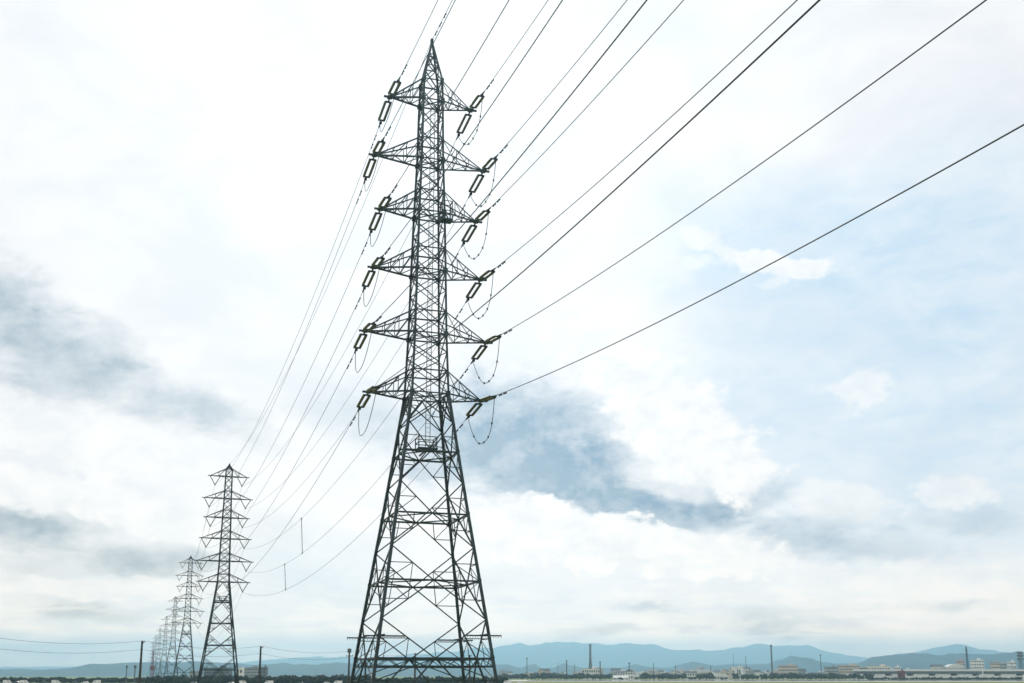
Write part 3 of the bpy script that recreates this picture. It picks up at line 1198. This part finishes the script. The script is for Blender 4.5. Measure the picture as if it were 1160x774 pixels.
# ------------------------------------------------------------------ houses and town
def block(name, lab, cat, x, D, w, d, h, wall, floors=0, cols=0, roof='flat', roofmat='slate', rz=0.0, group=None, z0=0.0, wmat='glass', extra=None):
    root = empty(name, (px_x(x, D), D, z0), rz, lab, cat, group)
    m = MB()
    m.box((0, 0, h / 2), (w, d, h))
    m.build('wall', M[wall], root)
    m = MB()
    if roof == 'flat':
        m.box((0, 0, h + .25), (w + .5, d + .5, .5))
        m.build('roof', M[roofmat], root)
        m = MB(); m.box((w * .2, 0, h + 1.5), (w * .22, d * .3, 2.0)); m.build('rooftop_shed', M[wall], root)
    elif roof == 'gable':
        e = .5; rh = w * .22 if w < d else d * .3
        k = len(m.v)
        m.v += [(-w / 2 - e, -d / 2 - e, h + .02), (w / 2 + e, -d / 2 - e, h + .02), (w / 2 + e, d / 2 + e, h + .02), (-w / 2 - e, d / 2 + e, h + .02),
                (-w / 2 - e, 0, h + rh), (w / 2 + e, 0, h + rh)]
        m.quad(0, 1, 5, 4); m.quad(2, 3, 4, 5); m.f.append((0, 4, 3)); m.mi.append(0); m.f.append((1, 2, 5)); m.mi.append(0); m.quad(3, 2, 1, 0)
        m.build('roof', M[roofmat], root)
    elif roof == 'arch':
        prof = [(-w / 2 - .4, h)] + [(math.cos(math.pi * (1 - q / 10)) * (w / 2 + .4), h + math.sin(math.pi * q / 10) * w * .16 + .05) for q in range(11)] + [(w / 2 + .4, h)]
        k = len(prof)
        for yy in (-d / 2 - .4, d / 2 + .4):
            for px_, pz_ in prof: m.v.append((px_, yy, pz_))
        for q in range(k - 1): m.quad(q, q + 1, k + q + 1, k + q)
        m.f.append(tuple(range(k - 1, -1, -1))); m.mi.append(0); m.f.append(tuple(range(k, 2 * k))); m.mi.append(0)
        m.build('roof', M[roofmat], root)
    protos_w = {}
    nside = max(1, int(cols * d / w))
    fh = h / max(1, floors)
    cells = []
    for f in range(floors):
        cw = w / cols
        cells += [('front', -w / 2 + cw * (c + .5), -d / 2 - .02, fh * f + fh * .55, (cw * .55, .12, fh * .42)) for c in range(cols) if f or abs(-w / 2 + cw * (c + .5) - w * .1) > .9 + cw * .3]
        cw = d / nside
        cells += [('side', -w / 2 - .02, -d / 2 + cw * (c + .5), fh * f + fh * .55, (.12, cw * .5, fh * .42)) for c in range(nside)]
    for sd_, wx, wy, wz, sz in cells:
        if sd_ not in protos_w:
            m = MB(); m.box((0, 0, 0), sz)
            o = m.build('window', M[wmat], root)
            protos_w[sd_] = o
        else:
            o = protos_w[sd_].copy(); COL.objects.link(o); o.parent = root
        o.location = (wx, wy, wz)
    m = MB()
    m.box((w * .1, -d / 2 - .03, 1.1), (1.6, .14, 2.2))
    m.build('door', M['dark_grey'], root)
    return root


# left, behind the pylons
block('apartment_block', 'dark blue-grey block behind the legs of the second nearest pylon', 'building', 247, 1060, 24, 14, z_at(757, 1060), 'dark_grey', 4, 9)
block('apartment_block', 'grey flat-roofed block right of the second nearest pylon', 'building', 284, 1100, 20, 13, z_at(757, 1100), 'grey', 4, 8)
block('apartment_block', 'narrow dark block close right of the pole between the pylons', 'building', 299, 1080, 5.5, 9, z_at(756.5, 1080), 'dark_grey', 4, 2)
block('water_tank_house', 'small bright white building at the right foot of the second nearest pylon', 'house', 272, 900, 5, 6, z_at(757.5, 900), 'white', 2, 2, 'arch', 'white')
block('shed', 'grey shed with a pale roof among the far pylon legs at left', 'shed', 222, 905, 9, 7, z_at(763, 905), 'grey', 1, 3, 'gable', 'slate')
# right
block('factory', 'long white factory with a pink band under the tall flared chimney', 'building', 669, 1330, 21, 18, z_at(758, 1330), 'white', 2, 8, 'flat', 'pink')
block('house', 'white gabled house with dark roof left in the first gap of the tree row', 'house', 703, 1240, 9, 9, z_at(763, 1240), 'white', 2, 3, 'gable', 'slate')
block('house', 'white house with a tall gable, right in the first gap of the tree row', 'house', 714, 1262, 11, 9, z_at(761, 1262), 'white', 2, 4, 'gable', 'slate', R(70))
block('warehouse', 'low wide white warehouse in front of the first gap of the tree row', 'warehouse', 703, 1195, 16, 9, z_at(768, 1195), 'white', 1, 5, 'gable', 'white')
block('house', 'pair-height white house in the second gap of the tree row', 'house', 782, 1250, 14, 9, z_at(763, 1250), 'white', 2, 5, 'gable', 'slate')
block('warehouse', 'low white shed with arched roof in the third gap of the tree row', 'warehouse', 816, 1200, 16, 11, z_at(766.5, 1200), 'white', 1, 5, 'arch', 'white')
block('house', 'long white house with grey roof behind the second and third tree-row gaps', 'house', 797, 1330, 20, 10, z_at(761.5, 1330), 'white', 2, 7, 'gable', 'grey')
block('silo', 'left of two white round-topped stores above the tree row', 'building', 832, 1400, 5.5, 6, z_at(756.5, 1400), 'white', 1, 2, 'arch', 'white')
block('silo', 'right of two white round-topped stores above the tree row', 'building', 839, 1400, 6, 6, z_at(755.5, 1400), 'white', 1, 2, 'arch', 'white')
block('apartment_block', 'wide pinkish flat-roofed block left of the small pointed hill', 'building', 893, 1500, 24, 14, z_at(754, 1500), 'cream', 4, 9, 'flat', 'pink')
block('apartment_block', 'long cream apartment block, tallest building right of the pointed hill', 'building', 962, 1450, 26, 14, z_at(754, 1450), 'cream', 5, 10, 'flat', 'cream')
block('apartment_block', 'grey block standing left of the long cream apartment block', 'building', 942, 1440, 14, 13, z_at(756, 1440), 'grey', 4, 5)
block('apartment_block', 'pale grey block left of the yellow-striped roof', 'building', 982, 1430, 15, 13, z_at(756, 1430), 'grey', 4, 6, 'flat', 'white')
b_ = block('store', 'low white store with a yellow stripe along its roof edge', 'building', 996, 1400, 24, 16, z_at(755, 1400), 'white', 2, 7, 'flat', 'yellow')
block('house', 'white house beside the red shed', 'house', 1017, 1380, 5, 8, z_at(755.5, 1380), 'white', 3, 2, 'flat', 'white')
block('house', 'broad white building with dark windows above the viaduct, left of centre there', 'house', 1062, 1420, 13, 10, z_at(755.5, 1420), 'white', 2, 4, 'gable', 'slate')
block('hall', 'wide white hall rising behind the middle of the viaduct', 'building', 1082, 1410, 20, 14, z_at(755.5, 1410), 'white', 2, 6, 'arch', 'white')
block('apartment_block', 'tall white block with stepped shape right of the lattice mast', 'building', 1108, 1500, 14, 12, z_at(748, 1500), 'white', 6, 4, 'flat', 'white')
block('apartment_block', 'pinkish tower block left of the lattice mast', 'building', 1089, 1620, 9, 9, z_at(748.5, 1620), 'pink', 6, 3, 'flat', 'pink')
block('apartment_block', 'cream block second from the right edge above the viaduct', 'building', 1128, 1500, 9, 10, z_at(751, 1500), 'cream', 5, 3)
block('apartment_block', 'cream-and-grey block between white tower and cream block', 'building', 1137, 1530, 11, 11, z_at(751.5, 1530), 'grey', 5, 4, 'flat', 'white')
block('apartment_block', 'slim white tower near the right edge above the viaduct', 'building', 1147, 1450, 8, 9, z_at(750, 1450), 'white', 5, 3, 'flat', 'white')
block('red_shed', 'small dark red shed at the viaduct parapet, only red building in view', 'shed', 1021, 1205, 6.5, 5, z_at(760.6, 1205), 'redmast', 1, 2, 'flat', 'redmast')

# the town behind: many small pale houses
hp = MB()
hp.cur = 0; hp.box((0, 0, 3.2), (9, 8, 6.4))
hp.cur = 1
k = len(hp.v)
hp.v += [(-5, -4.5, 6.4), (5, -4.5, 6.4), (5, 4.5, 6.4), (-5, 4.5, 6.4), (-5, 0, 8.7), (5, 0, 8.7)]
hp.quad(k, k + 1, k + 5, k + 4); hp.quad(k + 2, k + 3, k + 4, k + 5)
hp.f.append((k, k + 4, k + 3)); hp.mi.append(0); hp.f.append((k + 1, k + 2, k + 5)); hp.mi.append(0)
hp.cur = 2
for xx in (-2.8, 0, 2.8):
    for zz in (1.6, 4.6):
        hp.box((xx, -4.02, zz), (1.5, .1, 1.4))
kinds = []
for nm, wl, rf in (('white', 'white', 'slate'), ('grey', 'grey', 'slate'), ('cream', 'cream', 'slate'), ('white', 'white', 'grey')):
    kinds.append((nm, wl, rf))
hme = {}
for q in range(150):
    nm, wl, rf = kinds[q % 4]
    key = (wl, rf)
    if key not in hme:
        o = hp.build('house', [M[wl], M[rf], M['glass']])
        hme[key] = o
    else:
        o = hme[key].copy(); COL.objects.link(o)
    x = rnd.choice((rnd.uniform(568, 1000), rnd.uniform(568, 1000), rnd.uniform(960, 1170), rnd.uniform(690, 960)))
    D = rnd.uniform(1420, 2050)
    o.location = (px_x(x, D), D, 0)
    o.rotation_euler = (0, 0, rnd.uniform(0, 3.14))
    sc = rnd.uniform(.8, 1.35)
    o.scale = (sc * rnd.uniform(.8, 1.6), sc, sc * rnd.uniform(.9, 1.6))
    tag(o, 'small %s house in the distant town behind the tree row' % {'white': 'white', 'grey': 'grey', 'cream': 'cream'}[nm], 'house', 'small %s houses of the distant town' % nm)

# ------------------------------------------------------------------ viaduct on the right
VD = 1225
xa, xb = px_x(968, VD), px_x(1190, VD)
vr = empty('viaduct', ((xa + xb) / 2, VD, 0), 0, 'long low white road viaduct with dark underside at the right edge', 'viaduct')
Lh = (xb - xa) / 2
zd = z_at(760.3, VD)
m = MB(); m.box((0, 0, zd - 1.5), (2 * Lh, 10, 3.0)); m.build('deck', M['dark_grey'], vr)
m = MB(); m.box((0, -5.15, zd + .9), (2 * Lh, .3, 2.2)); m.build('parapet', M['white'], vr)
m = MB(); m.box((0, 5.15, zd + .75), (2 * Lh, .3, 2.6)); m.build('parapet', M['white'], vr)
npier = 9
for q in range(npier + 1):
    m = MB()
    xx = -Lh + 2 * Lh * q / npier
    m.box((xx, 0, (zd - 3.0) / 2), (17, 8, zd - 3.004))
    m.build('pier', M['white'], vr)
m = MB(); m.box((0, -4.6, 2.2), (2 * Lh, 1.0, 4.4)); m.build('plinth', M['white'], vr)
m = MB(); m.box((0, 4.6, (zd - 3) / 2), (2 * Lh, .8, zd - 3.01)); m.build('shade_backing', M['dark_grey'], vr)  # dark sheet added behind the piers so the openings read as shaded

# roadside hedge before the viaduct
hedge('hedge', 985, 1156, 1186, 1186, 2.4, 3.5, 'low dark hedge running in front of the white viaduct', 31, 3.2)
hb = bpy.data.objects

# ------------------------------------------------------------------ masts, chimneys, posts
def chimney(lab, x, ytop, D, r0, r1, flare=True):
    h = z_at(ytop, D)
    root = empty('chimney', (px_x(x, D), D, 0), 0, lab, 'chimney')
    m = MB()
    pr = [(r0 * (1.5 if flare else 1), 0), (r0 * (1.15 if flare else 1), h * .25), (r1 * 1.08, h * .6), (r1, h)]
    m.tube([(0, 0, z) for r, z in pr], [r for r, z in pr], 16)
    m.build('shaft', M['chimney'], root, True)
    m = MB()
    m.lathe([(r1 * 1.02, h - 2.2), (r1 * 1.25, h - 1.6), (r1 * 1.25, h - .2), (r1 * .8, h + .1)], 16)
    m.build('collar', M['dark_grey'], root)
    return root


chimney('tall blue-grey chimney with a flared base, above the pink-banded factory', 669, 730, 1420, 2.2, 1.35)
chimney('slim straight chimney left of the small pointed hill', 875, 730.5, 1500, 1.35, 1.15, False)


def lattice_mast(lab, x, ytop, D, w0, w1, mat='steel', cat='mast'):
    h = z_at(ytop, D)
    root = empty('lattice_mast', (px_x(x, D), D, 0), R(20), lab, cat)
    cs = lambda i, t: Vector((CORN[i][0] * (w0 + (w1 - w0) * t) / 2, CORN[i][1] * (w0 + (w1 - w0) * t) / 2, h * t))
    for i in range(4):
        m = MB(); m.bar(cs(i, 0), cs(i, 1), .35); m.build('leg', M[mat], root)
    m = MB()
    ns = 12
    for q in range(ns):
        for i in range(4):
            j = (i + 1) % 4
            m.bar(cs(i, q / ns), cs(j, (q + 1) / ns), .2); m.bar(cs(j, q / ns), cs(i, (q + 1) / ns), .2)
            m.bar(cs(i, (q + 1) / ns), cs(j, (q + 1) / ns), .22)
    m.build('bracing', M[mat], root)
    return root, h


r_, h_ = lattice_mast('grey lattice mast rising above the viaduct at the right', 1097, 733, 1400, 2.6, 1.0)
for q in (.78, .9):
    m = MB(); m.lathe([(0, -.2), (1.5, -.2), (1.5, .1), (0, .1)], 12, Matrix.Translation((0, 0, h_ * q))); m.build('platform', M['steel'], r_)
m = MB(); m.bar((0, 0, h_), (0, 0, h_ + 4), .25); m.build('aerial', M['steel'], r_)
r_, h_ = lattice_mast('dark antenna tower cut by the right edge of the picture', 1157.5, 738.5, 1300, 3.4, 2.4)
for q in (.74, .86, .97):
    m = MB(); m.box((0, 0, h_ * q), (5.4, 4.6, 2.2)); m.build('antenna_box', M['dark_grey'], r_)
for x, y, D, wd, lab, knob in ((930.5, 742, 1400, .55, 'dark floodlight pole with a thick head, right of the pointed hill', 1),
                               (845.6, 744, 1400, .45, 'thin dark post right of the two white stores', 0),
                               (597, 745.5, 1270, .5, 'dark pole nearest to the right of the big pylon, above the tree row', 1),
                               (642, 748, 1290, .8, 'thick dark pole between the nearest right-hand pole and the tall chimney', 0),
                               (680, 749.3, 1290, .8, 'thick dark pole just right of the tall flared chimney', 0),
                               (713, 751, 1300, .65, 'short dark pole above the white houses right of the chimney', 1),
                               (740.5, 751.5, 1280, .5, 'dark post between the first and second tree-row gaps', 0),
                               (765.5, 754, 1280, .5, 'dark post just left of the second tree-row gap', 0),
                               (805.5, 755, 1280, .5, 'dark post at the left side of the third tree-row gap', 0),
                               (651, 752, 1200, .28, 'thin pale post left of the pink-banded factory', 0),
                               (632, 751, 1300, .25, 'very thin mast left of the pole before the chimney', 0),
                               (831.5, 741, 1600, .3, 'faint needle-thin mast above the white stores', 0),
                               (143, 754.5, 640, .3, 'short dark post, left of a pair at the far left', 1),
                               (152.5, 754.5, 640, .42, 'short thick dark post, right of a pair beside the tallest pole', 1),
                               (1113.5, 757, 1195, .8, 'stout white pillar standing before the viaduct', 2)):
    h = z_at(y, D)
    root = empty('post', (px_x(x, D), D, 0), 0, lab, 'post')
    m = MB(); m.tube([(0, 0, 0), (0, 0, h)], [wd, wd * .8], 8); m.build('shaft', M['white' if knob == 2 else 'dark_grey'], root)
    m = MB(); m.box((0, 0, h - .5), (wd * (3.2 if knob == 1 else 2.4), wd * 2.4, 1.6 if knob == 1 else .7)); m.build('head', M['white' if knob == 2 else 'dark_grey'], root)
# small red and white lattice tower in front of the farthest pylons
r_, h_ = lattice_mast('small red lattice tower low among the farthest pylons', 172, 738, 1100, 2.6, 1.0, 'redmast', 'mast')
m = MB(); m.box((0, 0, h_ * .42), (4.2, 3.6, 4)); m.build('cabin', M['redmast'], r_)

# ------------------------------------------------------------------ parked cars and vans
def vehicle(kind, paint):
    L_, W_, H_ = (4.6, 1.8, 2.1) if kind == 'van' else (4.3, 1.7, 1.5)
    root = empty('parked_' + kind, (0, 0, 0))
    if kind == 'van':
        prof = [(-2.3, .4), (2.3, .4), (2.3, 1.0), (1.95, 1.15), (1.35, 2.0), (1.1, 2.1), (-2.2, 2.1), (-2.3, 1.95)]
    else:
        prof = [(-2.1, .35), (2.1, .35), (2.15, .75), (1.1, .92), (.5, 1.45), (-1.1, 1.5), (-1.75, .98), (-2.15, .9)]
    bm = bmesh.new()
    vs = [[bm.verts.new((x, s_ * W_ / 2 * (0.86 if z > 1.2 else 1), z)) for x, z in prof] for s_ in (-1, 1)]
    bm.faces.new(vs[0]); bm.faces.new(vs[1][::-1])
    for q in range(len(prof)):
        j = (q + 1) % len(prof)
        bm.faces.new((vs[0][j], vs[0][q], vs[1][q], vs[1][j]))
    bmesh.ops.recalc_face_normals(bm, faces=bm.faces)
    bmesh.ops.bevel(bm, geom=[e for e in bm.edges], offset=.07, segments=2, affect='EDGES')
    me = bpy.data.meshes.new('body'); bm.to_mesh(me); bm.free()
    me.materials.append(M[paint])
    b = bpy.data.objects.new('body', me); COL.objects.link(b); b.parent = root
    for s_ in (-1, 1):
        m = MB()
        if kind == 'van': m.box((.75, s_ * (W_ / 2 * .92 + .01), 1.55), (.9, .06, .5))
        else: m.box((-.3, s_ * (W_ / 2 * .93), 1.18), (1.7, .06, .32))
        m.build('side_window', M['glass'], root)
        for xx in (-1.35, 1.35):
            m = MB()
            m.lathe([(0, -.11), (.33, -.11), (.35, 0), (.33, .11), (0, .11)], 14, Matrix.Translation((xx, s_ * (W_ / 2 - .08), .35)) @ Matrix.Rotation(math.pi / 2, 4, 'X'))
            m.build('wheel', M['rubber'], root)
    m = MB()
    if kind == 'van': m.bar((1.93, 0, 1.2), (1.42, 0, 1.95), 1.4, .06)
    else: m.bar((1.05, 0, .98), (.56, 0, 1.42), 1.3, .05)
    m.build('windscreen', M['glass'], root)
    return root


vp = {'white van': vehicle('van', 'carpaint'), 'dark car': vehicle('car', 'cardark'), 'white car': vehicle('car', 'carpaint'), 'red car': vehicle('car', 'carred')}
vu = set()
CARS = [('white van', 9, 652), ('white van', 28, 650), ('dark car', 19, 655), ('white van', 64, 651), ('dark car', 50, 654), ('white van', 110, 650), ('dark car', 84, 652),
        ('white car', 97, 648), ('dark car', 141, 649), ('white van', 275, 590), ('white car', 262, 588), ('white van', 305, 592), ('white van', 383, 585),
        ('white car', 371, 588), ('dark car', 340, 590), ('white car', 220, 600), ('white van', 575, 612), ('dark car', 556, 610), ('white car', 590, 616)]
for kd, x, D in CARS:
    o = copy_tree(vp[kd]) if kd in vu else vp[kd]
    vu.add(kd)
    o.location = (px_x(x, D), D, 0.01)
    o.rotation_euler = (0, 0, rnd.choice((0, math.pi)) + rnd.uniform(-.25, .25))
    where = 'before the far left hedge' if x < 170 else ('before the scrub between the far pylons and the big one' if x < 400 else 'by the right legs of the big pylon')
    tag(o, '%s parked %s' % (kd, where), kd.split()[1], '%ss parked %s' % (kd, where))
VC = [('dark car', x) for x in (996, 1044, 1069, 1093, 1117, 1153)] + [('white van', 1030), ('red car', 1056), ('white car', 1080)]
for kd, x in VC:
    D = 1198
    o = copy_tree(vp[kd]) if kd in vu else vp[kd]
    vu.add(kd)
    o.location = (px_x(x, D), D, 0.01)
    o.rotation_euler = (0, 0, rnd.choice((0, math.pi)))
    tag(o, '%s on the road below the white viaduct' % kd, kd.split()[1], '%ss below the viaduct' % kd)
